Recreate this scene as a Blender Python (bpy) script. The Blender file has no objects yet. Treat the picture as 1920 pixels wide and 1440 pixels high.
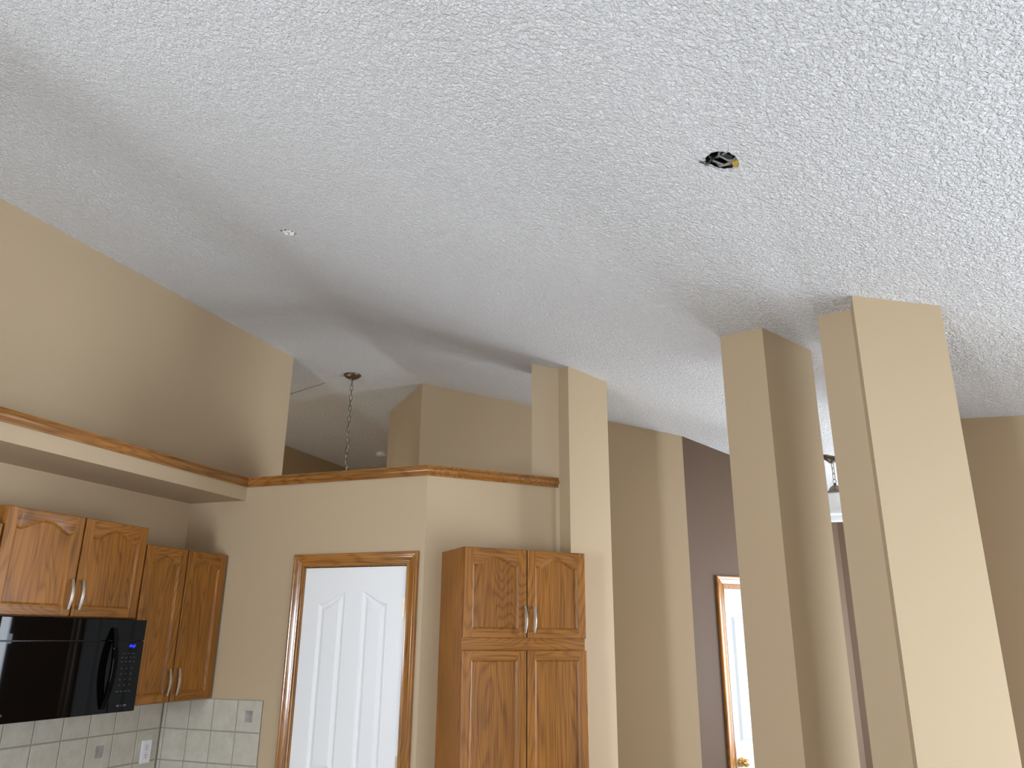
import bpy, bmesh, math, random
from mathutils import Vector, Matrix
random.seed(7)
C = bpy.context.scene
COL = C.collection
PI = math.pi
H = 1.68                                   # eye height of the photographer

# ------------------------------------------------------------------ camera
cam = bpy.data.cameras.new('camera')
cam.sensor_width = 36.0
cam.lens = 1454.2 / 1920 * 36.0
cam.clip_start = 0.05
co = bpy.data.objects.new('camera', cam); COL.objects.link(co)
yaw, pitch, roll = [math.radians(a) for a in (20.31, 18.07, 0.492)]
fwd = Vector((-math.sin(yaw) * math.cos(pitch), math.cos(yaw) * math.cos(pitch), math.sin(pitch)))
rgt = Vector((math.cos(yaw), math.sin(yaw), 0)); upv = rgt.cross(fwd)
r2 = math.cos(roll) * rgt + math.sin(roll) * upv
u2 = -math.sin(roll) * rgt + math.cos(roll) * upv
m = Matrix((r2, u2, -fwd)).transposed().to_4x4(); m.translation = (0, 0, H)
co.matrix_world = m
C.camera = co

# ------------------------------------------------------------------ view, world, daylight
C.view_settings.view_transform = 'Standard'
C.view_settings.look = 'None'
C.view_settings.exposure = 0.2
C.view_settings.gamma = 1.0
C.view_settings.use_curve_mapping = False
w = bpy.data.worlds.new('sky'); C.world = w; w.use_nodes = True
w.node_tree.nodes['Background'].inputs[0].default_value = (0.75, 0.85, 1.0, 1)
w.node_tree.nodes['Background'].inputs[1].default_value = 1.0

def daylight(name, loc, direction, sx, sz, watts, color=(1, 1, 1)):
    l = bpy.data.lights.new(name, 'AREA'); l.shape = 'RECTANGLE'
    l.size = sx; l.size_y = sz; l.energy = watts; l.color = color
    o = bpy.data.objects.new(name, l); COL.objects.link(o)
    d = Vector(direction)
    o.rotation_euler = d.to_track_quat('-Z', 'Y').to_euler()
    o.location = loc
    return o
# openings: (wall, along0, along1, z0, z1)
WIN_LIVING = (0.60, 2.90, 0.10, 2.10)       # patio doors in the right wall
WIN_DINING = (4.75, 6.15, 0.75, 2.10)      # dining window in the right wall
FILL_BACK = (-3.30, -1.60, 0.75, 2.10)        # unseen fill window added behind the photographer
FILL_FOYER = (-5.0, -3.7, 0.40, 2.00)        # unseen window added to lift the dim foyer
FILL_END = (0.62, 1.48, 0.35, 2.05)         # window added to brighten the far ceiling, hidden by the widest column
WIN_KITCHEN = (-0.9, 1.1, 1.30, 1.92)      # window over the sink, under the soffit
DAY = (0.82, 0.90, 1.0)
daylight('daylight_living', (1.74, 1.75, 1.10), (-1, 0, 0.0), 2.3, 2.0, 78, DAY)
daylight('daylight_dining', (1.74, 5.45, 1.425), (-1, 0, 0.0), 1.4, 1.35, 145, DAY)
daylight('fill_dining_end', (1.05, 6.60, 1.20), (0, -1, 0.0), 0.85, 1.7, 75, DAY)  # added fill for the far ceiling
daylight('fill_back', (-2.45, -3.36, 1.425), (0, 1, 0.0), 1.7, 1.35, 570, DAY)  # added fill from behind the camera
daylight('daylight_kitchen', (-3.57, 0.1, 1.61), (1, 0, 0.0), 2.0, 0.62, 66, DAY)
daylight('fill_foyer', (-4.35, 4.28, 1.2), (0, 1, 0.0), 1.3, 1.6, 32, (1.0, 0.93, 0.80))  # added warm fill for the foyer

# ------------------------------------------------------------------ materials
def nt(name):
    mt = bpy.data.materials.new(name); mt.use_nodes = True
    n = mt.node_tree; b = n.nodes['Principled BSDF']
    return mt, n, b
def N(n, typ, **kw):
    x = n.nodes.new(typ)
    for k, v in kw.items():
        if k in x.inputs: x.inputs[k].default_value = v
        else: setattr(x, k, v)
    return x
def L(n, a, b): n.links.new(a, b)

def paint(name, col, rough=0.55, bump=0.06, spec=0.35):
    mt, n, b = nt(name)
    tc = N(n, 'ShaderNodeTexCoord')
    ns = N(n, 'ShaderNodeTexNoise', Scale=260.0, Detail=2.0)
    L(n, tc.outputs['Object'], ns.inputs['Vector'])
    bp = N(n, 'ShaderNodeBump', Strength=bump, Distance=0.002)
    L(n, ns.outputs['Fac'], bp.inputs['Height']); L(n, bp.outputs[0], b.inputs['Normal'])
    b.inputs['Base Color'].default_value = (*col, 1); b.inputs['Roughness'].default_value = rough
    b.inputs['Specular IOR Level'].default_value = spec
    return mt
def plain(name, col, rough=0.5, metal=0.0, spec=0.5, emit=None, es=0.0):
    mt, n, b = nt(name)
    b.inputs['Base Color'].default_value = (*col, 1); b.inputs['Roughness'].default_value = rough
    b.inputs['Metallic'].default_value = metal; b.inputs['Specular IOR Level'].default_value = spec
    if emit:
        b.inputs['Emission Color'].default_value = (*emit, 1); b.inputs['Emission Strength'].default_value = es
    return mt

def ceiling_mat():
    mt, n, b = nt('knockdown_ceiling')
    tc = N(n, 'ShaderNodeTexCoord')
    a = N(n, 'ShaderNodeTexNoise', Scale=105.0, Detail=2.5, Roughness=0.5, Distortion=0.8)
    L(n, tc.outputs['Object'], a.inputs['Vector'])
    r = N(n, 'ShaderNodeValToRGB'); r.color_ramp.elements[0].position = 0.40; r.color_ramp.elements[1].position = 0.62
    L(n, a.outputs['Fac'], r.inputs[0])
    a2 = N(n, 'ShaderNodeTexNoise', Scale=46.0, Detail=2.0, Roughness=0.5, Distortion=0.8)
    L(n, tc.outputs['Object'], a2.inputs['Vector'])
    r2_ = N(n, 'ShaderNodeValToRGB'); r2_.color_ramp.elements[0].position = 0.42; r2_.color_ramp.elements[1].position = 0.60
    L(n, a2.outputs['Fac'], r2_.inputs[0])
    ad = N(n, 'ShaderNodeMath', operation='MULTIPLY_ADD'); ad.inputs[1].default_value = 0.55
    L(n, r2_.outputs[0], ad.inputs[0]); L(n, r.outputs[0], ad.inputs[2])
    bp = N(n, 'ShaderNodeBump', Strength=0.9, Distance=0.006)
    L(n, ad.outputs[0], bp.inputs['Height']); L(n, bp.outputs[0], b.inputs['Normal'])
    b.inputs['Base Color'].default_value = (0.80, 0.80, 0.80, 1); b.inputs['Roughness'].default_value = 0.75
    b.inputs['Specular IOR Level'].default_value = 0.25
    return mt

def oak(name, light, dark, axis='z', rough=0.40, coat=0.05, freq=15.0):
    mt, n, b = nt(name)
    tc = N(n, 'ShaderNodeTexCoord'); oi = N(n, 'ShaderNodeObjectInfo')
    mul = N(n, 'ShaderNodeMath', operation='MULTIPLY'); mul.inputs[1].default_value = 37.0
    L(n, oi.outputs['Random'], mul.inputs[0])
    add = N(n, 'ShaderNodeVectorMath', operation='ADD')
    L(n, tc.outputs['Object'], add.inputs[0]); L(n, mul.outputs[0], add.inputs[1])
    def scaled(k, s):
        mp = N(n, 'ShaderNodeMapping')
        v = [k, k, k]; v['xyz'.index(axis)] = s
        mp.inputs['Scale'].default_value = v
        L(n, add.outputs[0], mp.inputs['Vector']); return mp
    m1 = scaled(1.0, 0.16)
    n1 = N(n, 'ShaderNodeTexNoise', Scale=5.0, Detail=1.5, Distortion=0.25)
    L(n, m1.outputs[0], n1.inputs['Vector'])
    f = N(n, 'ShaderNodeMath', operation='MULTIPLY'); f.inputs[1].default_value = freq * 14
    L(n, n1.outputs['Fac'], f.inputs[0])
    s = N(n, 'ShaderNodeMath', operation='SINE'); L(n, f.outputs[0], s.inputs[0])
    m2 = scaled(150.0, 3.5)
    n2 = N(n, 'ShaderNodeTexNoise', Scale=1.0, Detail=2.0)
    L(n, m2.outputs[0], n2.inputs['Vector'])
    mr = N(n, 'ShaderNodeMapRange'); mr.inputs[1].default_value = -1; mr.inputs[2].default_value = 1
    L(n, s.outputs[0], mr.inputs[0])
    pw = N(n, 'ShaderNodeMath', operation='POWER'); pw.inputs[1].default_value = 3.0
    L(n, mr.outputs[0], pw.inputs[0])
    mx = N(n, 'ShaderNodeMath', operation='MULTIPLY_ADD'); mx.inputs[1].default_value = 0.45
    p2 = N(n, 'ShaderNodeMapRange'); p2.inputs[1].default_value = 0.42; p2.inputs[2].default_value = 0.75; p2.inputs[4].default_value = 0.75
    L(n, n2.outputs['Fac'], p2.inputs[0])
    L(n, pw.outputs[0], mx.inputs[0]); L(n, p2.outputs[0], mx.inputs[2])
    m3 = scaled(2.0, 1.2)
    n3 = N(n, 'ShaderNodeTexNoise', Scale=1.6, Detail=1.0); L(n, m3.outputs[0], n3.inputs['Vector'])
    rp = N(n, 'ShaderNodeValToRGB')
    rp.color_ramp.elements[0].color = (*light, 1); rp.color_ramp.elements[1].color = (*dark, 1)
    L(n, mx.outputs[0], rp.inputs[0])
    hv = N(n, 'ShaderNodeHueSaturation')
    v3 = N(n, 'ShaderNodeMapRange'); v3.inputs[1].default_value = 0.3; v3.inputs[2].default_value = 0.7
    v3.inputs[3].default_value = 0.85; v3.inputs[4].default_value = 1.15
    L(n, n3.outputs['Fac'], v3.inputs[0]); L(n, v3.outputs[0], hv.inputs['Value']); L(n, rp.outputs[0], hv.inputs['Color'])
    L(n, hv.outputs[0], b.inputs['Base Color'])
    bp = N(n, 'ShaderNodeBump', Strength=0.12, Distance=0.001); L(n, mx.outputs[0], bp.inputs['Height'])
    L(n, bp.outputs[0], b.inputs['Normal'])
    b.inputs['Roughness'].default_value = rough
    b.inputs['Specular IOR Level'].default_value = 0.35
    b.inputs['Coat Weight'].default_value = coat; b.inputs['Coat Roughness'].default_value = 0.12
    return mt

def tile_mat(name, c1, c2):
    mt, n, b = nt(name)
    tc = N(n, 'ShaderNodeTexCoord')
    a = N(n, 'ShaderNodeTexNoise', Scale=14.0, Detail=5.0, Roughness=0.65)
    L(n, tc.outputs['Object'], a.inputs['Vector'])
    r = N(n, 'ShaderNodeValToRGB'); r.color_ramp.elements[0].position = 0.35; r.color_ramp.elements[1].position = 0.68
    r.color_ramp.elements[0].color = (*c1, 1); r.color_ramp.elements[1].color = (*c2, 1)
    L(n, a.outputs['Fac'], r.inputs[0]); L(n, r.outputs[0], b.inputs['Base Color'])
    b.inputs['Roughness'].default_value = 0.32
    return mt

M = {}
M['tan'] = paint('tan_wall_paint', (0.485, 0.370, 0.236))
M['brown'] = paint('brown_wall_paint', (0.084, 0.052, 0.033), rough=0.6, spec=0.18)
M['ceiling'] = ceiling_mat()
M['floor'] = oak('laminate_floor', (0.27, 0.235, 0.195), (0.20, 0.17, 0.14), axis='y', rough=0.4)
OL, OD = (0.335, 0.132, 0.019), (0.150, 0.053, 0.007)
M['oak'] = oak('oak_vertical_grain', OL, OD, 'z')
M['oak_x'] = oak('oak_horizontal_grain', OL, OD, 'x')
TL, TD = (0.36, 0.155, 0.034), (0.17, 0.062, 0.012)
M['trim_z'] = oak('oak_casing_vertical', TL, TD, 'z', rough=0.2, coat=0.8)
M['trim_x'] = oak('oak_trim_along_x', TL, TD, 'x', rough=0.2, coat=0.8)
M['trim_y'] = oak('oak_trim_along_y', TL, TD, 'y', rough=0.2, coat=0.8)
M['white'] = paint('white_door_paint', (0.86, 0.87, 0.87), rough=0.35, bump=0.03)
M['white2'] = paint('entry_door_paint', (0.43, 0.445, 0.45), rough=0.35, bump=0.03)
M['nickel'] = plain('brushed_nickel', (0.62, 0.59, 0.54), 0.28, 1.0)
M['bronze'] = plain('aged_pewter', (0.22, 0.19, 0.16), 0.3, 1.0)
M['brass'] = plain('polished_brass', (0.78, 0.52, 0.18), 0.2, 1.0)
M['hinge'] = plain('hinge_brass', (0.55, 0.48, 0.34), 0.35, 1.0)
M['black'] = plain('gloss_black', (0.002, 0.002, 0.002), 0.025, 0, 0.15)
M['black_soft'] = plain('satin_black', (0.006, 0.006, 0.006), 0.25, 0, 0.3)
M['mark'] = plain('grey_print', (0.05, 0.05, 0.058), 0.5)
M['blue'] = plain('blue_display_glow', (0.0, 0.0, 0.02), 0.4, emit=(0.02, 0.03, 1.0), es=1.3)
M['tile'] = tile_mat('glazed_tile', (0.46, 0.43, 0.35), (0.56, 0.53, 0.45))
M['accent'] = tile_mat('tile_inset', (0.24, 0.22, 0.20), (0.42, 0.39, 0.36))
M['grout'] = plain('grout', (0.30, 0.28, 0.23), 0.85)
M['plastic'] = plain('white_plastic', (0.80, 0.80, 0.82), 0.35)
M['slot'] = plain('dark_slot', (0.015, 0.014, 0.012), 0.6)
M['glass'] = plain('white_alabaster_glass', (0.84, 0.87, 0.87), 0.25)
M['cord'] = plain('white_cord', (0.62, 0.60, 0.55), 0.5)
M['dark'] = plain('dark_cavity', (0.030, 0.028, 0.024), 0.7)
M['steel'] = plain('galvanised_steel', (0.30, 0.31, 0.30), 0.45, 0.7)
M['wire'] = plain('grey_wire', (0.26, 0.235, 0.215), 0.5)
M['wire_black'] = plain('black_wire', (0.03, 0.035, 0.03), 0.5)
M['yellow'] = plain('yellow_connector', (0.44, 0.30, 0.035), 0.45)
M['plaster'] = plain('raw_plaster', (0.86, 0.86, 0.84), 0.85)
M['frame'] = plain('white_window_frame', (0.8, 0.8, 0.8), 0.4)

gb = M['glass'].node_tree.nodes['Principled BSDF']
gb.inputs['Subsurface Weight'].default_value = 0.7; gb.inputs['Subsurface Scale'].default_value = 0.06
gb.inputs['Subsurface Radius'].default_value = (1, 1, 1)
# ------------------------------------------------------------------ helpers
def link(name, verts, faces, mat, parent=None, smooth=False, mats=None, fm=None, bevel=0.0):
    me = bpy.data.meshes.new(name)
    me.from_pydata([tuple(v) for v in verts], [], faces)
    for mm in (mats or [mat]): me.materials.append(mm)
    if fm:
        for p, k in zip(me.polygons, fm): p.material_index = k
    bm = bmesh.new(); bm.from_mesh(me)
    bmesh.ops.recalc_face_normals(bm, faces=bm.faces); bm.to_mesh(me); bm.free()
    if smooth:
        for p in me.polygons: p.use_smooth = True
    o = bpy.data.objects.new(name, me); COL.objects.link(o)
    if parent: o.parent = parent
    if bevel:
        b = o.modifiers.new('bevel', 'BEVEL'); b.width = bevel; b.segments = 2; b.limit_method = 'ANGLE'
    return o
class MB:
    """collects pieces of one part"""
    def __init__(s): s.v = []; s.f = []; s.fm = []
    def add(s, v, f, k=0):
        n = len(s.v); s.v += [tuple(p) for p in v]; s.f += [tuple(i + n for i in q) for q in f]; s.fm += [k] * len(f); return s
    def box(s, x0, x1, y0, y1, z0, z1, k=0):
        v = [(x, y, z) for z in (z0, z1) for y in (y0, y1) for x in (x0, x1)]
        return s.add(v, [(0, 2, 3, 1), (4, 5, 7, 6), (0, 1, 5, 4), (2, 6, 7, 3), (0, 4, 6, 2), (1, 3, 7, 5)], k)
    def tube(s, pts, r, n=8, closed=False, k=0):
        P = [Vector(p) for p in pts]; m = len(P); rs = r if isinstance(r, (list, tuple)) else [r] * m
        v = []; f = []; prev = None
        for i in range(m):
            a = P[(i - 1) % m] if (closed or i > 0) else P[i]; b = P[(i + 1) % m] if (closed or i < m - 1) else P[i]
            t = (b - a).normalized()
            ref = prev if prev is not None else (Vector((0, 0, 1)) if abs(t.z) < 0.9 else Vector((1, 0, 0)))
            u = (ref - t * ref.dot(t)).normalized(); prev = u; wv = t.cross(u)
            for j in range(n):
                q = 2 * PI * j / n; v.append(P[i] + rs[i] * (math.cos(q) * u + math.sin(q) * wv))
        for i in range(m if closed else m - 1):
            for j in range(n):
                f.append((i * n + j, i * n + (j + 1) % n, ((i + 1) % m) * n + (j + 1) % n, ((i + 1) % m) * n + j))
        if not closed: f += [tuple(range(n)), tuple((m - 1) * n + j for j in range(n))]
        return s.add(v, f, k)
    def lathe(s, prof, n=32, c=(0, 0, 0), k=0):
        v = []; f = []
        for r, z in prof:
            for j in range(n):
                q = 2 * PI * j / n; v.append((c[0] + r * math.cos(q), c[1] + r * math.sin(q), c[2] + z))
        for i in range(len(prof) - 1):
            for j in range(n): f.append((i * n + j, i * n + (j + 1) % n, (i + 1) * n + (j + 1) % n, (i + 1) * n + j))
        return s.add(v, f, k)
    def prism(s, foot, z0, z1, k=0):
        zf0 = z0 if callable(z0) else (lambda x, y: z0); zf1 = z1 if callable(z1) else (lambda x, y: z1)
        n = len(foot)
        v = [(x, y, zf0(x, y)) for x, y in foot] + [(x, y, zf1(x, y)) for x, y in foot]
        f = [tuple(range(n - 1, -1, -1)), tuple(range(n, 2 * n))] + [(i, (i + 1) % n, n + (i + 1) % n, n + i) for i in range(n)]
        return s.add(v, f, k)
    def sweep(s, path, prof, to3, k=None, closed=False):
        """profile (u across to the right of travel, v) along a 2D path with mitred corners; to3(a, b, v) gives the point"""
        P = [Vector(p) for p in path]; n = len(P); m_ = len(prof); rows = []
        for i in range(n):
            d0 = (P[i] - P[i - 1]).normalized() if i > 0 else None
            d1 = (P[i + 1] - P[i]).normalized() if i < n - 1 else None
            if d0 is None: d0 = d1
            if d1 is None: d1 = d0
            n0 = Vector((d0.y, -d0.x)); n1 = Vector((d1.y, -d1.x))
            mi = (n0 + n1); mi = mi / max(1e-6, mi.dot(n0))
            rows.append([to3(P[i].x + mi.x * u, P[i].y + mi.y * u, vv) for u, vv in prof])
        for i in range(n - 1):
            v = rows[i] + rows[i + 1]
            f = [(j, (j + 1) % m_, m_ + (j + 1) % m_, m_ + j) for j in range(m_)]
            s.add(v, f, k[i] if k else 0)
        s.add(rows[0], [tuple(range(m_))], k[0] if k else 0); s.add(rows[-1], [tuple(range(m_))], k[-1] if k else 0)
        return s
    def build(s, name, mat, parent=None, smooth=False, bevel=0.0):
        if isinstance(mat, (list, tuple)): return link(name, s.v, s.f, None, parent, smooth, list(mat), s.fm, bevel)
        return link(name, s.v, s.f, mat, parent, smooth, bevel=bevel)
def struct(o):
    o['kind'] = 'structure'; return o
def thing(name, label, cat, loc, rz=0.0, group=None):
    o = bpy.data.objects.new(name, None); COL.objects.link(o)
    o.location = loc; o.rotation_euler = (0, 0, rz); o.empty_display_size = 0.1
    return tag(o, label, cat, group)
def tag(o, label, cat, group=None):
    o['label'] = label; o['category'] = cat
    if group: o['group'] = group
    return o
def autosmooth(o, ang=35):
    me = o.data
    bm = bmesh.new(); bm.from_mesh(me)
    for e in bm.edges:
        e.smooth = not (len(e.link_faces) == 2 and e.calc_face_angle(0) > math.radians(ang))
    for f in bm.faces: f.smooth = len(f.verts) < 12 and f.calc_area() < 0.02
    bm.to_mesh(me); bm.free(); return o

# ------------------------------------------------------------------ the ceiling planes
ZB = 3.655
def zA(x, y): return 2.9273 - 0.2957 * x - 0.018 * y
def zc(x, y): return min(zA(x, y), ZB)
def ztop(x, y): return zc(x, y) + 0.004
def crease(y): return -(ZB - 2.9273 + 0.018 * y) / 0.2957

HOLE = Vector((-0.099, 1.913)); PATCH = Vector((-2.16, 2.736))
def blob(c, pts): return [(c.x + a, c.y + b) for a, b in pts]
rr = random.Random(3)
hole_loop = []
for i in range(40):
    a = 2 * PI * i / 40
    r = 0.047 + rr.uniform(-0.0018, 0.0018)
    r += {19: 0.026, 21: 0.012, 18: 0.004, 17: 0.020, 33: 0.004}.get(i, 0.0)      # torn board at one side
    hole_loop.append((HOLE.x + r * math.cos(a) * 0.93, HOLE.y + r * math.sin(a)))
patch_loop = []
for i in range(22):
    a = 2 * PI * i / 22
    r = 0.040 * (1 + rr.uniform(-0.28, 0.22))
    patch_loop.append((PATCH.x + r * math.cos(a) * 1.05, PATCH.y + r * math.sin(a) * 0.62))
XR = 1.6; Y0 = -3.2; Y1 = 8.6
def make_ceiling():
    bm = bmesh.new()
    edge = [(crease(y) + 0.36 + (0.05 - 0.36) * min(1.0, max(0.0, (y - 2.0) / 2.6)), y) for y in [Y0 + (Y1 - Y0) * i / 24 for i in range(25)]]
    outer = [(XR + 0.13, Y0), (XR + 0.13, Y1)] + edge[::-1]
    def loop(pts):
        vs = [bm.verts.new((x, y, zA(x, y))) for x, y in pts]
        return vs, [bm.edges.new((vs[i], vs[(i + 1) % len(vs)])) for i in range(len(vs))]
    vo, eo = loop(outer); vh, eh = loop(hole_loop); vp, ep = loop(patch_loop)
    bmesh.ops.triangle_fill(bm, use_beauty=True, use_dissolve=False, edges=eo + eh + ep)
    for vs in (vh, vp):                                     # the board's cut edge
        up = [bm.verts.new((v.co.x, v.co.y, v.co.z + 0.009)) for v in vs]
        for i in range(len(vs)): bm.faces.new((vs[i], vs[(i + 1) % len(vs)], up[(i + 1) % len(vs)], up[i]))
    # the drywall ridge: extra rounding softens its shading near the kitchen, crisper towards the foyer
    rows = []
    for iy in range(25):
        y = Y0 + (Y1 - Y0) * iy / 24
        wd = 0.36 + (0.05 - 0.36) * min(1.0, max(0.0, (y - 2.0) / 2.6))
        xc = crease(y); p0 = (xc + wd, zA(xc + wd, y)); p1 = (xc, ZB); p2 = (xc - wd, ZB); row = []
        for k in range(11):
            t = k / 10
            q = [(1 - t) ** 2 * a_ + 2 * t * (1 - t) * b_ + t * t * c_ for a_, b_, c_ in zip(p0, p1, p2)]
            row.append(bm.verts.new((q[0], y, q[1])))
        row.append(bm.verts.new((-6.0, y, ZB)))
        rows.append(row)
    for ra, rb in zip(rows, rows[1:]):
        for k in range(len(ra) - 1):
            f = bm.faces.new((ra[k], ra[k + 1], rb[k + 1], rb[k])); f.smooth = True
    for f in bm.faces:
        f.normal_update()
        if f.normal.z > 0: f.normal_flip()
    me = bpy.data.meshes.new('ceiling'); bm.to_mesh(me); bm.free(); me.materials.append(M['ceiling'])
    o = bpy.data.objects.new('ceiling', me); COL.objects.link(o); return struct(o)
make_ceiling()

# ------------------------------------------------------------------ floor and walls
struct(MB().box(-6.0, XR + 0.13, Y0 - 0.13, Y1, -0.1, 0.0).build('floor', M['floor']))
XW = -3.43                                                 # kitchen wall
YP = 3.712                                                 # pantry front
lw = MB()
def lseg(y0, y1, z0, z1): lw.prism([(XW - 0.12, y0), (XW, y0), (XW, y1), (XW - 0.12, y1)], z0, z1)
a, b, z0, z1 = WIN_KITCHEN
lseg(Y0, a, 0, ztop); lseg(a, b, 0, z0); lseg(a, b, z1, ztop); lseg(b, 4.555, 0, ztop)
struct(lw.build('wall_left', M['tan']))
XS = -3.03
struct(MB().box(XW, XS, Y0, YP, 2.427, 2.545).build('wall_soffit', M['tan']))
# pantry: front wall with the doorway, angled wall, plant-shelf top
S2 = math.sqrt(0.5)
Q = Vector((-1.853, YP)); DD = Vector((S2, S2)); ND = Vector((S2, -S2))
E = Q + DD * 0.790
DX0, DX1, DZ = -2.580, -1.946, 2.040                       # doorway
pw = MB()
pw.box(XW, DX0, YP, YP + 0.11, 0, 2.545)
pw.box(DX0, DX1, YP, YP + 0.11, DZ, 2.545)
qi = Q + Vector((-0.045, 0.11)); ei = E - ND * 0.11
pw.prism([(DX1, YP), (Q.x, Q.y), (E.x, E.y), (ei.x, ei.y), (qi.x, qi.y), (DX1, YP + 0.11)], 0, 2.545)
pw.prism([(XW, YP + 0.11), (qi.x, qi.y), (ei.x, ei.y), (ei.x, 4.5), (XW, 4.5)], 2.44, 2.545)
pw.box(XW, ei.x, 4.44, 4.5, 0, 2.44)
struct(pw.build('wall_pantry', M['tan']))
# hall walls beyond
YH = 5.42
BQ = Vector((-0.72, YH)); BE = BQ + DD * 1.396
struct(MB().prism([(-3.458, 6.088), (-2.79, YH), (BQ.x, BQ.y), (BQ.x - 0.085, BQ.y + 0.12), (-2.74, YH + 0.12), (-3.338, 6.138), (-3.338, Y1), (-3.458, Y1)], 0, ztop).build('wall_hall', M['tan']))
bw = MB()
def along(q, d, n, a, off): return (q.x + d.x * a + n.x * off, q.y + d.y * a + n.y * off)
BD0, BD1, BDZ = 0.268, 1.040, 2.025
def bpr(a0, a1, z0, z1):
    bw.prism([along(BQ, DD, ND, a0, 0), along(BQ, DD, ND, a1, 0), along(BQ, DD, ND, a1, -0.12), along(BQ, DD, ND, a0, -0.12)], z0, z1)
bpr(0.0, BD0, 0, ztop); bpr(BD1, 1.396, 0, ztop); bpr(BD0, BD1, BDZ, ztop)
struct(bw.build('wall_entry', M['brown']))
dw = MB(); a, b, z0, z1 = FILL_END
def dseg(x0_, x1_, za, zb): dw.prism([(x0_, BE.y), (x1_, BE.y), (x1_, BE.y + 0.12), (x0_, BE.y + 0.12)], za, zb)
dseg(BE.x, a, 0, ztop); dseg(a, b, 0, z0); dseg(a, b, z1, ztop); dseg(b, XR + 0.12, 0, ztop)
struct(dw.build('wall_dining', M['brown']))
F0 = Vector((0.46, 4.165)); F1 = Vector((XR, 3.025))
struct(MB().prism([(F0.x, F0.y), (F1.x, F1.y), (F1.x, F1.y + 0.16), (F0.x + 0.08, F0.y + 0.08)], 0, ztop).build('wall_angled', M['tan']))
struct(MB().box(-5.32, -5.2, 4.3, Y1, 0, ZB + 0.004).build('wall_foyer', M['tan']))
struct(MB().box(-5.32, -3.3, 8.22, 8.34, 0, ZB + 0.004).build('wall_far', M['tan']))
sw_ = MB(); a, b, z0, z1 = FILL_FOYER
for x0_, x1_, za, zb in ((-5.32, a, 0, ZB + 0.004), (a, b, 0, z0), (a, b, z1, ZB + 0.004), (b, XW - 0.12, 0, ZB + 0.004)): sw_.box(x0_, x1_, 4.3, 4.42, za, zb)
struct(sw_.build('wall_stair', M['tan']))
# right wall with its two openings and the wall behind the photographer
rw = MB()
def rseg(y0, y1, z0, z1): rw.prism([(XR, y0), (XR + 0.12, y0), (XR + 0.12, y1), (XR, y1)], z0, z1)
a, b, z0, z1 = WIN_LIVING; c, d, z2, z3 = WIN_DINING
rseg(Y0, a, 0, ztop); rseg(a, b, 0, z0); rseg(a, b, z1, ztop); rseg(b, c, 0, ztop)
rseg(c, d, 0, z2); rseg(c, d, z3, ztop); rseg(d, Y1, 0, ztop)
struct(rw.build('wall_right', M['tan']))
kw = MB()
a, b, z0, z1 = FILL_BACK
def kseg(xs, z0_, z1_): kw.prism([(xs[0], Y0 - 0.12)] + [(x, Y0 - 0.12) for x in xs[1:]] + [(x, Y0) for x in reversed(xs)], z0_, z1_)
kseg([XW, crease(Y0), a], 0, ztop); kseg([a, b], 0, z0); kseg([a, b], z1, ztop); kseg([b, XR + 0.12], 0, ztop)
struct(kw.build('wall_back', M['tan']))
def window(name, o3, u0, u1, z0, z1, parts):
    fr = MB(); t = 0.06
    def bar(ua, ub, za, zb):
        p, q = o3(ua, -0.02), o3(ub, 0.06)
        fr.box(min(p[0], q[0]), max(p[0], q[0]), min(p[1], q[1]), max(p[1], q[1]), za, zb)
    bar(u0, u0 + t, z0, z1); bar(u1 - t, u1, z0, z1); bar(u0, u1, z0, z0 + t); bar(u0, u1, z1 - t, z1)
    for i in range(1, parts): uu = u0 + (u1 - u0) * i / parts; bar(uu - t / 2, uu + t / 2, z0, z1)
    struct(fr.build(name, M['frame']))
window('window_1', lambda u, d: (XR + 0.05 + d, u), *WIN_LIVING, 2)
window('window_2', lambda u, d: (XR + 0.05 + d, u), *WIN_DINING, 2)
window('window_4', lambda u, d: (XW - 0.05 - d, u), *WIN_KITCHEN, 2)
window('fill_window_5', lambda u, d: (u, 4.36 - d), *FILL_FOYER, 2)
window('fill_window_6', lambda u, d: (u, BE.y + 0.05 + d), *FILL_END, 2)
window('fill_window_3', lambda u, d: (u, Y0 - 0.05 - d), *FILL_BACK, 3)

# ------------------------------------------------------------------ oak shelf moulding round the kitchen and pantry top
ZT0, ZT1 = 2.503, 2.560
def h(z): return ZT0 + (ZT1 - ZT0) * z
tprof = [(0.0, 0.0), (0.010, 0.0), (0.013, 0.06), (0.013, 0.14), (0.010, 0.20), (0.013, 0.26), (0.019, 0.36), (0.022, 0.50), (0.021, 0.62), (0.016, 0.72), (0.012, 0.76),
         (0.012, 0.80), (0.016, 0.84), (0.018, 0.90), (0.017, 0.97), (0.013, 1.0), (-0.10, 1.0), (-0.10, 0.78), (0.0, 0.78)]
tr = MB().sweep([(XS, Y0), (XS, YP), (Q.x, Q.y), (E.x, E.y)], tprof, lambda a_, b_, v_: (a_, b_, h(v_)), k=[0, 1, 1])
o = struct(tr.build('trim_1', [M['trim_y'], M['trim_x']])); autosmooth(o, 40)

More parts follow.
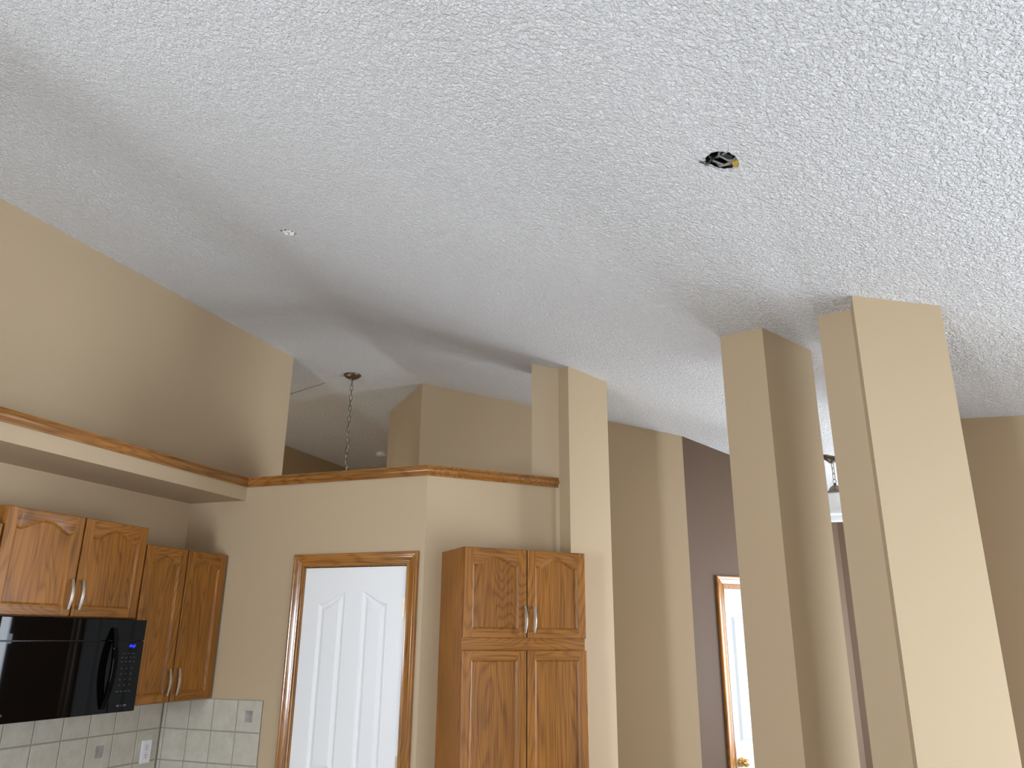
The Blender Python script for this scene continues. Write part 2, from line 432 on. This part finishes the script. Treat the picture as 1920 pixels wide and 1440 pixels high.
# ------------------------------------------------------------------ columns
def square(corner, d, n, s): 
    c = Vector(corner); p = [c, c + d * s, c + d * s - n * s, c - n * s]
    return [(v.x, v.y) for v in p]
EX, NY = Vector((1, 0)), Vector((0, -1))
def column(feet, label):
    mb = MB()
    for f in feet: mb.prism(f, 0, ztop)
    return tag(mb.build('column', M['tan']), label, 'column', None)
c1m = E + DD * 0.004 + ND * 0.140
column([square((c1m.x, c1m.y), DD, ND, 0.262), square((-1.449, 4.262), EX, NY, 0.26)],
       'beige stepped column at the end of the angled wall, right behind the tall oak cabinet')
column([square((-0.064, 3.110), DD, ND, 0.257)],
       'plain square beige column turned corner-on, between the pantry column and the widest column')
column([square((0.247, 2.690), EX, NY, 0.260), square((0.141, 2.916), -ND * 0 + Vector((S2, -S2)), Vector((-S2, -S2)), 0.26)],
       'nearest and widest beige column, its sunlit front face stepping back at the left edge')

# ------------------------------------------------------------------ cabinet pieces (local: x along the wall, -y out, z up)
def arch_outline(x0, x1, z0, z1, rise, nseg=28):
    pts = [(x0, z0), (x1, z0)]
    for i in range(nseg + 1):
        t = 1 - 2 * i / nseg
        x = (x0 + x1) / 2 + t * (x1 - x0) / 2
        a_ = abs(t); sh = 0.84
        q_ = min(1.0, max(0.0, (1 - a_ / sh) / 0.85))
        rz = 0.0 if a_ > sh else rise * (0.75 * q_ * q_ * (3 - 2 * q_) + 0.25 * (1 - (a_ / sh) ** 2) ** 2)
        dip = -0.12 * rise * math.exp(-((a_ - 0.86) / 0.10) ** 2) if rise else 0
        pts.append((x, z1 + rz + (dip if a_ < 0.999 else 0)))
    return pts
def rings(mb, loops, k=0):
    n = len(loops[0]); base = len(mb.v)
    v = [p for lp in loops for p in lp]; f = []
    for i in range(len(loops) - 1):
        for j in range(n): f.append((i * n + j, i * n + (j + 1) % n, (i + 1) * n + (j + 1) % n, (i + 1) * n + j))
    f.append(tuple(range((len(loops) - 1) * n, len(loops) * n)))
    mb.add(v, f, k)
def cab_door(parent, x, z, w_, h_, rise, sw=0.048, br=0.042, trl=0.075):
    """frame-and-panel oak door, its front at y = 0"""
    T = 0.020; e = 0.003
    mb = MB()
    ox0, ox1, oz0, oz1 = 0, w_, 0, h_
    ix0, ix1, iz0, iz1 = sw, w_ - sw, br, h_ - trl
    def P(x_, z_, y_=0.0): return (x_, y_, z_)
    # stiles (vertical grain) and rails (horizontal grain)
    for xa, xb in ((ox0 + e, ix0), (ix1, ox1 - e)): mb.add([P(xa, oz0 + e), P(xb, oz0 + e), P(xb, oz1 - e), P(xa, oz1 - e)], [(0, 1, 2, 3)], 0)
    mb.add([P(ix0, oz0 + e), P(ix1, oz0 + e), P(ix1, iz0), P(ix0, iz0)], [(0, 1, 2, 3)], 1)
    top = arch_outline(ix0, ix1, iz0, iz1, rise)[2:]
    for i in range(len(top) - 1):
        (xa, za), (xb, zb) = top[i], top[i + 1]
        mb.add([P(xb, zb), P(xa, za), P(xa, oz1 - e), P(xb, oz1 - e)], [(0, 1, 2, 3)], 1)
    # eased edges, sides and back
    fr = [(ox0 + e, oz0 + e), (ox1 - e, oz0 + e), (ox1 - e, oz1 - e), (ox0 + e, oz1 - e)]
    od = [(ox0, oz0), (ox1, oz0), (ox1, oz1), (ox0, oz1)]
    v = [P(a_, b_) for a_, b_ in fr] + [P(a_, b_, e) for a_, b_ in od] + [P(a_, b_, T) for a_, b_ in od]
    f = [(i, (i + 1) % 4, 4 + (i + 1) % 4, 4 + i) for i in range(4)] + [(4 + i, 4 + (i + 1) % 4, 8 + (i + 1) % 4, 8 + i) for i in range(4)] + [(8, 9, 10, 11)]
    mb.add(v, f, 0)
    # sticking, groove and raised panel
    def ring(d, y_):
        return [P(a_, b_, y_) for a_, b_ in arch_outline(ix0 + d, ix1 - d, iz0 + d, iz1 - d, rise * (1 - d * 3) if rise else 0)]
    rings(mb, [ring(0, 0), ring(0.002, 0.0010), ring(0.0045, 0.0030), ring(0.0085, 0.0080), ring(0.0105, 0.0095)], 0)
    o_ = mb.build('door', [M['oak'], M['oak_x']], parent)
    o_.location = (x, 0, z)
    me = o_.data
    bm = bmesh.new(); bm.from_mesh(me); bmesh.ops.remove_doubles(bm, verts=bm.verts, dist=1e-5)
    for fc in bm.faces:
        if fc.normal.y > 0.5 and fc.calc_center_median().y < 0.012: fc.normal_flip()
    bm.to_mesh(me); bm.free()
    return autosmooth(o_, 25)
def handle(door, x, z, ln=0.131):
    """bowed flat nickel pull, x across the door, z of its lower end"""
    mb = MB(); n = 14; wd = 0.0065
    rows = []
    for i in range(n + 1):
        t = i / n; out = 0.017 + 0.011 * math.sin(PI * t)
        hw = wd * (0.85 + 0.25 * math.sin(PI * t))
        z_ = z + ln * t
        rows.append([(x - hw, -out, z_), (x + hw, -out, z_), (x + hw, -out + 0.005, z_), (x - hw, -out + 0.005, z_)])
    v = [p for r_ in rows for p in r_]
    f = [(i * 4 + j, i * 4 + (j + 1) % 4, (i + 1) * 4 + (j + 1) % 4, (i + 1) * 4 + j) for i in range(n) for j in range(4)] + [(0, 1, 2, 3), (n * 4, n * 4 + 1, n * 4 + 2, n * 4 + 3)]
    mb.add(v, f)
    for za in (z + 0.004, z + ln - 0.014): mb.box(x - 0.0045, x + 0.0045, -0.018, 0.0, za, za + 0.010)
    return mb.build('handle', M['nickel'], door, bevel=0.001)
def cab_body(parent, w_, depth, z0, z1, hsplits=()):
    mb = MB(); T = 0.020
    mb.box(0, w_, T + 0.001, depth, z0, z1)
    return mb.build('cabinet_body', M['oak'], parent, bevel=0.0015)
# wall cabinets
def wall_cabinet(y0, y1, z0, z1, doors, rise, label, hz, br=0.042, trl=0.077):
    t = thing('wall_cabinet', label, 'cabinet', (-3.10, y0, z0), PI / 2, 'oak wall cabinets along the kitchen wall')
    cab_body(t, y1 - y0, 0.33, 0.0, z1 - z0)
    for i, (a_, b_, hx) in enumerate(doors):
        d_ = cab_door(t, a_ - y0, 0.004, b_ - a_, z1 - z0 - 0.006, rise, br=br, trl=trl)
        handle(d_, hx - a_, hz - z0)
    return t
wall_cabinet(2.322, 3.094, 1.747, 2.192, [(2.322, 2.708, 2.684), (2.716, 3.091, 2.740)], 0.038,
             'short oak wall cabinet directly above the black microwave, two arched doors', 1.776)
wall_cabinet(3.099, 3.700, 1.347, 2.113, [(3.102, 3.387, 3.354), (3.395, 3.694, 3.418)], 0.036,
             'tall oak wall cabinet in the corner to the right of the black microwave', 1.378, br=0.040)
wall_cabinet(1.555, 2.317, 1.347, 2.113, [(1.560, 1.932, 1.905), (1.940, 2.312, 1.966)], 0.036,
             'oak wall cabinet cut off by the left picture edge, left of the microwave cabinet', 1.378, br=0.040)

# tall cabinet on the angled wall
t0 = Q + DD * 0.097 + ND * 0.334
tall = thing('pantry_cabinet', 'tall oak cabinet against the angled wall right of the white pantry door', 'cabinet', (t0.x, t0.y, 0), PI / 4)
mb = MB(); mb.box(0, 0.674, 0.021, 0.332, 0.10, 2.102); mb.box(0.01, 0.664, 0.08, 0.332, 0.0, 0.10)
mb.box(0.0, 0.674, 0.0205, 0.022, 1.615, 1.676, 1)
mb.build('cabinet_body', [M['oak'], M['oak_x']], tall, bevel=0.001)
ud = [cab_door(tall, 0.002, 1.675, 0.333, 0.425, 0.036, sw=0.043, br=0.040, trl=0.075), cab_door(tall, 0.341, 1.675, 0.331, 0.425, 0.036, sw=0.043, br=0.040, trl=0.075)]
handle(ud[0], 0.333 - 0.015, 0.024, 0.128); handle(ud[1], 0.028, 0.024, 0.128)
ld = [cab_door(tall, 0.0, 0.11, 0.335, 1.508, 0, sw=0.046, br=0.042, trl=0.042), cab_door(tall, 0.341, 0.11, 0.333, 1.508, 0, sw=0.042, br=0.042, trl=0.042)]
handle(ld[0], 0.333 - 0.015, 0.75, 0.128); handle(ld[1], 0.028, 0.75, 0.128)

# ------------------------------------------------------------------ moulded white doors and oak casings
def panel_outline(x0, x1, z0, z1, rise, side, n=20):
    """upper panel: its top sweeps up in an S towards one side"""
    pts = [(x0, z0), (x1, z0)]
    for i in range(n + 1):
        t = i / n; x_ = x1 + (x0 - x1) * t
        u = (x_ - x0) / (x1 - x0)
        if side < 0: u = 1 - u
        u = min(1.0, max(0.0, u))
        s_ = u * u * (3 - 2 * u)
        s_ = 0.55 * s_ + 0.45 * u ** 1.6
        pts.append((x_, z1 + rise * s_))
    return pts
def moulded_slab(name, parent, w_, z1, panels, mat):
    """slab face at y = 0 with sunk and raised panels; panels: (x0, x1, z0, z1, rise, side)"""
    bm = bmesh.new(); T = 0.035
    def loop(pts, y_): return [bm.verts.new((a_, y_, b_)) for a_, b_ in pts]
    def edges(vs): return [bm.edges.new((vs[i], vs[(i + 1) % len(vs)])) for i in range(len(vs))]
    out = loop([(0, 0.01), (w_, 0.01), (w_, z1), (0, z1)], 0); E_ = edges(out)
    plist = []
    for x0, x1, z0, z1_, rise, side in panels:
        lv = []
        for d, y_ in ((0, 0), (0.005, 0.004), (0.013, 0.0115), (0.018, 0.0120), (0.035, 0.0030), (0.038, 0.0020)):
            lv.append(loop(panel_outline(x0 + d, x1 - d, z0 + d, z1_ - d * 0.9, rise * (1 - 6 * d if rise else 1), side), y_))
        plist.append(lv); E_ += edges(lv[0])
    bmesh.ops.triangle_fill(bm, use_beauty=True, use_dissolve=False, edges=E_)
    for lv in plist:
        for i in range(len(lv) - 1):
            n = len(lv[i])
            for j in range(n): bm.faces.new((lv[i][j], lv[i][(j + 1) % n], lv[i + 1][(j + 1) % n], lv[i + 1][j]))
        bm.faces.new(lv[-1])
    bk = loop([(0, 0.01), (w_, 0.01), (w_, z1), (0, z1)], T)
    for i in range(4): bm.faces.new((out[i], bk[i], bk[(i + 1) % 4], out[(i + 1) % 4]))
    bm.faces.new(bk)
    bmesh.ops.recalc_face_normals(bm, faces=bm.faces)
    me = bpy.data.meshes.new(name); bm.to_mesh(me); bm.free(); me.materials.append(mat)
    o_ = bpy.data.objects.new(name, me); COL.objects.link(o_)
    if parent: o_.parent = parent
    return autosmooth(o_, 20)
cprof = [(0.0, 0.0), (0.0, 0.010), (0.003, 0.013), (0.010, 0.013), (0.014, 0.010), (0.018, 0.010), (0.024, 0.013), (0.034, 0.017), (0.044, 0.019), (0.052, 0.018), (0.058, 0.021), (0.064, 0.019), (0.066, 0.012), (0.066, 0.0)]
def casing(parent_rz, loc, x0, x1, z1, name):
    """legs and head; u grows outwards, away from the opening"""
    mb = MB()
    mb.sweep([(x1, 0.0), (x1, z1), (x0, z1), (x0, 0.0)], cprof, lambda a_, b_, v_: (a_, -v_, b_), k=[0, 1, 0])
    o_ = struct(mb.build(name, [M['trim_z'], M['trim_x']])); o_.location = loc; o_.rotation_euler = (0, 0, parent_rz)
    # jamb lining
    return autosmooth(o_, 35)
casing(0, (0, YP, 0), DX0 + 0.001, DX1 - 0.001, DZ - 0.001, 'trim_2')
jm = MB(); 
jm.box(DX0 - 0.0, DX0 + 0.006, YP - 0.004, YP + 0.11, 0, DZ); jm.box(DX1 - 0.006, DX1, YP - 0.004, YP + 0.11, 0, DZ); jm.box(DX0, DX1, YP - 0.004, YP + 0.11, DZ - 0.006, DZ)
struct(jm.build('trim_3', M['trim_z']))
d1 = struct(moulded_slab('door_1', None, DX1 - DX0 - 0.016, DZ - 0.010, [(0.097, 0.258, 1.02, 1.842, 0.064, 1), (0.362, 0.511, 1.02, 1.842, 0.064, -1), (0.097, 0.258, 0.22, 0.86, 0, 1), (0.362, 0.511, 0.22, 0.86, 0, 1)], M['white']))
d1.location = (DX0 + 0.008, YP + 0.004, 0)
for hz_ in (1.772, 1.03, 0.20):
    hb = MB(); wx = DX1 - DX0 - 0.016
    hb.box(wx - 0.012, wx + 0.001, -0.002, 0.002, hz_, hz_ + 0.092)
    hb.tube([(wx + 0.001, -0.004, hz_ - 0.002), (wx + 0.001, -0.004, hz_ + 0.094)], 0.0048, 10)
    hb.build('hinge', M['hinge'], d1)
kb = MB(); kb.lathe([(0.0, 0.062), (0.014, 0.060), (0.024, 0.050), (0.026, 0.040), (0.020, 0.028), (0.011, 0.020), (0.011, 0.006), (0.028, 0.004), (0.030, 0.0)], 24)
def knob(parent, x, z):
    o_ = kb.build('knob', M['brass'], parent, smooth=True); o_.location = (x, 0, z); o_.rotation_euler = (PI / 2, 0, 0); return o_
knob(d1, 0.055, 0.93)
# front door in the brown wall
rzb = PI / 4
casing(rzb, (BQ.x, BQ.y, 0), BD0 + 0.001, BD1 - 0.001, BDZ - 0.001, 'trim_4')
jm = MB(); jm.box(BD0, BD0 + 0.006, -0.003, 0.12, 0, BDZ); jm.box(BD1 - 0.006, BD1, -0.003, 0.12, 0, BDZ); jm.box(BD0, BD1, -0.003, 0.12, BDZ - 0.018, BDZ)
o = struct(jm.build('trim_5', M['trim_z'])); o.location = (BQ.x, BQ.y, 0); o.rotation_euler = (0, 0, rzb)
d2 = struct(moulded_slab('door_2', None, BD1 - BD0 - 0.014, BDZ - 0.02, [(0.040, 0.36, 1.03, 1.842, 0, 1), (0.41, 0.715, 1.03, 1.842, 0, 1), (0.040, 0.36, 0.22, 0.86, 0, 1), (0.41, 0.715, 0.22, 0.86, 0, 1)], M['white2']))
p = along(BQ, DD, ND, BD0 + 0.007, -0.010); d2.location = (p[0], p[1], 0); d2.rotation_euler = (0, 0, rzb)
knob(d2, 0.045, 0.930)

# ------------------------------------------------------------------ microwave
mw = thing('microwave', 'black over-the-range microwave hung below the short oak cabinet', 'microwave', (XS, 2.335, 1.336), PI / 2)
W_, Hm = 0.760, 0.407
MB().box(0, W_, 0.012, 0.398, 0, Hm).build('body', M['black_soft'], mw, bevel=0.002)
MB().box(0, W_, 0.0, 0.012, 0.314, Hm).build('vent_panel', M['black'], mw, bevel=0.002)
MB().box(0, 0.598, 0.0, 0.012, 0.0, 0.311).build('door', M['black'], mw, bevel=0.002)
cp = MB().box(0.601, W_, 0.0, 0.012, 0.0, 0.311).build('control_panel', M['black'], mw, bevel=0.002)
hd = MB()
rows = []
for i in range(19):
    t = i / 18; out = 0.008 + 0.034 * max(0.0, math.sin(PI * t)) ** 0.8
    hw = 0.013 + 0.004 * math.sin(PI * t); xc = 0.569; z_ = 0.02 + 0.350 * t
    rows += [(xc - hw, -out, z_), (xc + hw * 0.4, -out - 0.006, z_), (xc + hw, -out + 0.002, z_), (xc + hw, -out + 0.014, z_), (xc - hw, -out + 0.014, z_)]
fc = [(i * 5 + j, i * 5 + (j + 1) % 5, (i + 1) * 5 + (j + 1) % 5, (i + 1) * 5 + j) for i in range(18) for j in range(5)] + [tuple(range(5)), tuple(90 + j for j in range(5))]
hd.add(rows, fc); hd.box(0.558, 0.580, -0.012, 0.0, 0.02, 0.04); hd.box(0.558, 0.580, -0.012, 0.0, 0.35, 0.37)
hd.build('handle', M['black'], mw, bevel=0.002)
dp = MB()
for i, xx in enumerate((0.676, 0.684, 0.696, 0.704)):
    dp.box(xx, xx + 0.006, -0.0012, 0.0, 0.284, 0.296) if i != 2 else dp.box(xx, xx + 0.006, -0.0012, 0.0, 0.280, 0.293)
dp.box(0.672, 0.710, -0.0008, 0.0, 0.286, 0.290)
dp.build('display', M['blue'], cp)
def key(x0, x1, z0_, z1_): MB().box(x0, x1, -0.0008, 0.0, z0_, z1_).build('key', M['mark'], cp)
for xx in (0.640, 0.668, 0.696): key(xx, xx + 0.019, 0.2545, 0.2565)
for r_ in range(2):
    for c_ in range(4): key(0.636 + c_ * 0.024, 0.648 + c_ * 0.024, 0.236 - r_ * 0.018, 0.2395 - r_ * 0.018)
for r_ in range(4):
    for c_ in range(3): key(0.644 + c_ * 0.030, 0.649 + c_ * 0.030, 0.186 - r_ * 0.024, 0.193 - r_ * 0.024)
for c_ in range(4): key(0.632 + c_ * 0.024, 0.647 + c_ * 0.024, 0.088, 0.092)
lg = MB()
for xx, ww in ((0.650, 0.010), (0.661, 0.005), (0.675, 0.004), (0.690, 0.006), (0.697, 0.009)): lg.box(xx, xx + ww, -0.0008, 0.0, 0.024, 0.033)
lg.build('badge', plain('badge_grey', (0.10, 0.10, 0.11), 0.4), cp)
sk = MB(); sk.box(0.070, 0.074, -0.0008, 0, 0.028, 0.036); sk.box(0.078, 0.082, -0.0008, 0, 0.028, 0.036)
sk.build('door_mark', M['mark'], mw)

# ------------------------------------------------------------------ tiled backsplash
P_ = 0.158; G_ = 0.004; TOPZ = 1.347
def tiles(name, label, loc, rz, xs, insets):
    t = thing(name, label, 'backsplash', loc, rz)
    mb = MB(); rows_ = [TOPZ - P_ * i for i in range(4)]
    for i in range(len(xs) - 1):
        for j in range(3):
            x0, x1, z1_, z0_ = xs[i] + G_ / 2, xs[i + 1] - G_ / 2, rows_[j] - (G_ / 2 if j else 0), rows_[j + 1] + G_ / 2
            e_ = min(0.003, (x1 - x0) / 4)
            v = [(x0, 0.001, z0_), (x1, 0.001, z0_), (x1, 0.001, z1_), (x0, 0.001, z1_), (x0 + e_, -0.0015, z0_ + e_), (x1 - e_, -0.0015, z0_ + e_), (x1 - e_, -0.0015, z1_ - e_), (x0 + e_, -0.0015, z1_ - e_)]
            mb.add(v, [(4, 5, 6, 7)] + [(k, (k + 1) % 4, 4 + (k + 1) % 4, 4 + k) for k in range(4)])
    o_ = mb.build('tile_field', M['tile'], t)
    MB().box(xs[0], xs[-1], 0.0, 0.005, rows_[-1], TOPZ).build('grout_bed', M['grout'], t)
    for cx_, cz_, s_ in insets:
        MB().box(cx_ - s_ / 2, cx_ + s_ / 2, -0.002, 0.0, cz_ - s_ * 0.58, cz_ + s_ * 0.58).build('inset_tile', M['accent'], t, bevel=0.001)
    return t
ys = [YP - 0.013 - P_ * i for i in range(14)][::-1] + [YP - 0.0085]
tiles('tile_backsplash', 'off-white square tile backsplash on the wall below the microwave', (XW + 0.0068, 0, 0), PI / 2, ys, [(3.307, 1.113, 0.050)])
xs = [XW + 0.0095, -3.396, -3.238, -3.080, -2.922, -2.764]
tiles('tile_backsplash', 'four-tile-wide backsplash return on the pantry wall, left of the white door', (0, YP - 0.0068, 0), 0, xs, [(-2.843, 1.268, 0.049)])

# outlet on the tiles
ot = thing('wall_outlet', 'white double wall outlet on the tiles below the corner cabinet', 'outlet', (XW + 0.0088, 3.617, 1.080), PI / 2)
MB().box(-0.035, 0.035, -0.005, 0.0, -0.057, 0.057).build('cover_plate', M['plastic'], ot, bevel=0.002)
for zz in (0.020, -0.020):
    rc = MB()
    v = []; n = 20
    for y_ in (-0.0065, -0.004):
        for i in range(n):
            a_ = 2 * PI * i / n; v.append((max(-0.0135, min(0.0135, 0.017 * math.cos(a_))), y_, zz + 0.0145 * math.sin(a_)))
    rc.add(v, [tuple(range(n)), tuple(range(n, 2 * n))] + [(i, (i + 1) % n, n + (i + 1) % n, n + i) for i in range(n)])
    o = rc.build('receptacle', M['plastic'], ot, bevel=0.0006)
    sl = MB(); sl.box(-0.0075, -0.005, -0.0072, -0.0066, zz - 0.001, zz + 0.008); sl.box(0.005, 0.0075, -0.0072, -0.0066, zz - 0.001, zz + 0.007)
    sl.box(-0.003, 0.003, -0.0072, -0.0066, zz - 0.011, zz - 0.006)
    v = [(0.0175 * math.cos(2 * PI * i / 24), -0.0045, zz + 0.0152 * math.sin(2 * PI * i / 24)) for i in range(24)]
    sl.tube([(max(-0.0142, min(0.0142, a_)), b_, c_) for a_, b_, c_ in v], 0.0007, 5, closed=True)
    sl.build('slots', M['slot'], o)

# ------------------------------------------------------------------ chain helper
def chain(mb, x, y, z1, z0, pitch, r, hw):
    n = max(1, int(round((z1 - z0) / pitch))); pitch = (z1 - z0) / n
    ln = pitch * 1.22 / 2
    for i in range(n):
        c_ = z1 - pitch * (i + 0.5); pts = []
        for k in range(16):
            a_ = 2 * PI * k / 16; s_ = math.sin(a_); q_ = math.cos(a_)
            u = hw * q_; zz = (ln - hw) * (1 if s_ > 0 else -1) + hw * s_ if abs(s_) > 1e-6 else 0
            pts.append((u * S2, u * S2, zz) if i % 2 else (u * S2, -u * S2, zz))
        mb.tube([(x + a_, y + b_, c_ + d_) for a_, b_, d_ in pts], r, 6, closed=True)
# foyer pendant seen above the pantry
px_, py_ = -3.224, 5.05
pd = thing('pendant_light', 'pendant on a long chain hanging behind the pantry plant shelf', 'pendant light', (px_, py_, ZB))
MB().lathe([(0.0, 0.0), (0.066, 0.0), (0.069, -0.004), (0.066, -0.010), (0.052, -0.022), (0.034, -0.032), (0.020, -0.036), (0.014, -0.042), (0.009, -0.048), (0.0, -0.050)], 36).build('canopy', M['bronze'], pd, smooth=True)
cm = MB(); chain(cm, 0, 0, -0.044, -0.98, 0.042, 0.0024, 0.010)
cm.build('chain', M['bronze'], pd, smooth=True)
ca = MB(); ca.tube([(-0.060, 0.018, -0.003), (-0.35, 0.118, -0.003), (-0.80, 0.275, -0.003)], 0.0045, 8)  # thin raised line along the ceiling, in the ceiling's own material
ca.build('ceiling_line', M['ceiling'], pd, smooth=True)
cd = MB()
cd.tube([(0.006 * math.cos(k * 0.55), 0.006 * math.sin(k * 0.55), -0.05 - 0.0155 * k) for k in range(61)], 0.0022, 6)
cd.tube([(0.012 * math.cos(k * 0.8) - 0.002 * (k > 5), 0.012 * math.sin(k * 0.8), -0.74 - 0.012 * k) for k in range(24)], 0.0024, 6)
cd.build('cord', M['cord'], pd, smooth=True)
MB().lathe([(0.0, -0.98), (0.016, -0.985), (0.020, -1.01), (0.075, -1.04), (0.080, -1.05), (0.0, -1.05)], 32).build('fitter', M['bronze'], pd, smooth=True)
MB().lathe([(0.072, -1.05), (0.11, -1.09), (0.15, -1.15), (0.175, -1.19), (0.172, -1.19), (0.146, -1.148), (0.108, -1.088), (0.070, -1.052)], 40).build('lamp_shade', M['glass'], pd, smooth=True)
# second pendant, glimpsed between the two right-hand columns
qx, qy = 0.231, 5.17
qz = zA(qx, qy)
cl = thing('pendant_light', 'short-chained pendant with white glass shade glimpsed between the two right columns', 'pendant light', (qx, qy, qz))
tilt = Matrix.Rotation(math.atan(0.2957), 4, 'Y')
c_ = MB().lathe([(0.0, 0.006), (0.062, 0.006), (0.064, 0.000), (0.058, -0.010), (0.036, -0.022), (0.016, -0.030), (0.010, -0.036), (0.0, -0.036)], 36)
o = c_.build('canopy', M['bronze'], cl, smooth=True); o.matrix_local = tilt
cm = MB(); chain(cm, 0.0, 0, -0.030, 2.630 - qz, 0.036, 0.0022, 0.008)
rp = 0.0125; cm.tube([(rp * S2 * math.cos(2 * PI * k / 20), -rp * S2 * math.cos(2 * PI * k / 20), 2.617 - qz + rp * math.sin(2 * PI * k / 20)) for k in range(20)], 0.0022, 6, closed=True)
cm.build('chain', M['bronze'], cl, smooth=True)
zf = 2.605 - qz
MB().lathe([(0.0, zf), (0.008, zf), (0.010, zf - 0.012), (0.026, zf - 0.020), (0.038, zf - 0.036), (0.042, zf - 0.052), (0.100, zf - 0.060), (0.104, zf - 0.068), (0.098, zf - 0.074), (0.0, zf - 0.074)], 40).build('fitter', M['bronze'], cl, smooth=True)
zs = 2.533 - qz
MB().lathe([(0.096, zs + 0.004), (0.112, zs - 0.02), (0.128, zs - 0.06), (0.142, zs - 0.105), (0.150, zs - 0.128), (0.158, zs - 0.138), (0.159, zs - 0.146), (0.154, zs - 0.146), (0.150, zs - 0.138)], 48).build('lamp_shade', M['glass'], cl, smooth=True)
MB().lathe([(0.151, zs - 0.137), (0.120, zs - 0.141), (0.0, zs - 0.143)], 48).build('lamp_bottom', plain('dimmed_lamp_glass', (0.36, 0.38, 0.38), 0.4), cl, smooth=True)  # disc added to close the shade, greyed to keep its lit underside dim

# smoke detector on the foyer ceiling
sm = thing('smoke_detector', 'round white smoke detector on the dim foyer ceiling beside the beige corner', 'smoke detector', (-4.36, 7.55, ZB))
MB().lathe([(0.0, 0.0), (0.075, 0.0), (0.076, -0.012), (0.070, -0.014)], 40).build('base', M['plastic'], sm, smooth=True)
MB().lathe([(0.066, -0.014), (0.062, -0.030), (0.050, -0.040), (0.0, -0.042)], 40).build('cover', M['plastic'], sm, smooth=True)

# ------------------------------------------------------------------ cut-out in the ceiling with the bare junction box
hz = zA(HOLE.x, HOLE.y)
jb = thing('junction_box', 'open round light cut-out in the white ceiling with dark box, wires and yellow connector', 'junction box', (HOLE.x, HOLE.y, hz))
tl = Matrix.Rotation(math.atan(0.2957), 4, 'Y')
def put(o_): o_.matrix_local = tl; return o_
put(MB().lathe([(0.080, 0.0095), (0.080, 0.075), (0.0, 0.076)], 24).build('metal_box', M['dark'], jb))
def wire(pts, r, mt): return put(MB().tube(pts, r, 8).build('wire', mt, jb, smooth=True))
wire([(-0.060, 0.010, 0.040), (-0.030, 0.022, 0.014), (0.0, 0.030, 0.008), (0.022, 0.016, 0.012), (0.050, -0.010, 0.035)], 0.0034, M['wire'])
wire([(0.060, 0.040, 0.040), (0.016, 0.026, 0.010), (-0.012, 0.034, 0.006), (-0.030, 0.052, 0.030)], 0.0030, M['wire'])
wire([(0.0, -0.060, 0.055), (-0.014, -0.004, 0.016), (0.012, 0.008, 0.010), (0.034, 0.016, 0.020)], 0.0032, M['wire'])
wire([(-0.040, 0.050, 0.045), (-0.020, 0.010, 0.020), (0.004, -0.008, 0.022), (0.020, -0.040, 0.050)], 0.0042, M['steel'])
wire([(-0.026, 0.016, 0.020), (-0.042, 0.012, 0.002), (-0.050, 0.012, -0.003), (-0.062, 0.000, -0.004)], 0.0020, M['wire_black'])
wire([(-0.026, 0.010, 0.022), (-0.044, 0.016, 0.001), (-0.036, 0.002, -0.003), (-0.030, -0.012, -0.002)], 0.0018, M['wire_black'])
ye = MB(); ye.lathe([(0.0, 0.0), (0.007, 0.0), (0.0095, 0.004), (0.0125, 0.026), (0.0, 0.028)], 12)
o = ye.build('wire_connector', M['yellow'], jb, smooth=False)
o.matrix_local = tl @ Matrix.Translation((0.024, 0.022, 0.008)) @ Matrix.Rotation(math.radians(75), 4, Vector((0.2, 0.9, 0)))
st = MB(); st.box(-0.07, 0.07, -0.006, 0.006, 0.050, 0.053); st.box(-0.01, 0.03, 0.025, 0.050, 0.040, 0.055)
o = st.build('bracket', M['steel'], jb); o.matrix_local = tl @ Matrix.Rotation(math.radians(25), 4, 'Z')

# broken plaster patch
pz = zA(PATCH.x, PATCH.y)
pt = thing('plaster_patch', 'small broken white plaster patch in the ceiling above the kitchen cabinets', 'plaster patch', (PATCH.x, PATCH.y, pz))
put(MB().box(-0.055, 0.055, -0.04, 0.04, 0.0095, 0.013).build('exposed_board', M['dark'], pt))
rq = random.Random(11)
for cx_, cy_, s_ in ((-0.022, 0.006, 0.016), (-0.012, -0.008, 0.013), (0.010, 0.010, 0.018), (0.024, -0.002, 0.014), (0.004, -0.014, 0.010), (-0.030, -0.006, 0.008), (0.014, -0.010, 0.011), (-0.004, 0.014, 0.009)):
    n = 7; ang = [2 * PI * i / n + rq.uniform(-0.3, 0.3) for i in range(n)]; rad = [s_ * rq.uniform(0.5, 0.95) for _ in range(n)]
    ta, tb = rq.uniform(-0.5, 0.5), rq.uniform(-0.5, 0.5)
    lo = [(cx_ + r_ * math.cos(a_), cy_ + 0.75 * r_ * math.sin(a_)) for a_, r_ in zip(ang, rad)]
    v = [(a_, b_, -0.004 + ta * (a_ - cx_) + tb * (b_ - cy_)) for a_, b_ in lo] + [(a_, b_, 0.003 + ta * (a_ - cx_) + tb * (b_ - cy_)) for a_, b_ in lo]
    ch = MB().add(v, [tuple(range(n)), tuple(range(n, 2 * n))] + [(i, (i + 1) % n, n + (i + 1) % n, n + i) for i in range(n)])
    put(ch.build('plaster_chip', M['plaster'], pt))
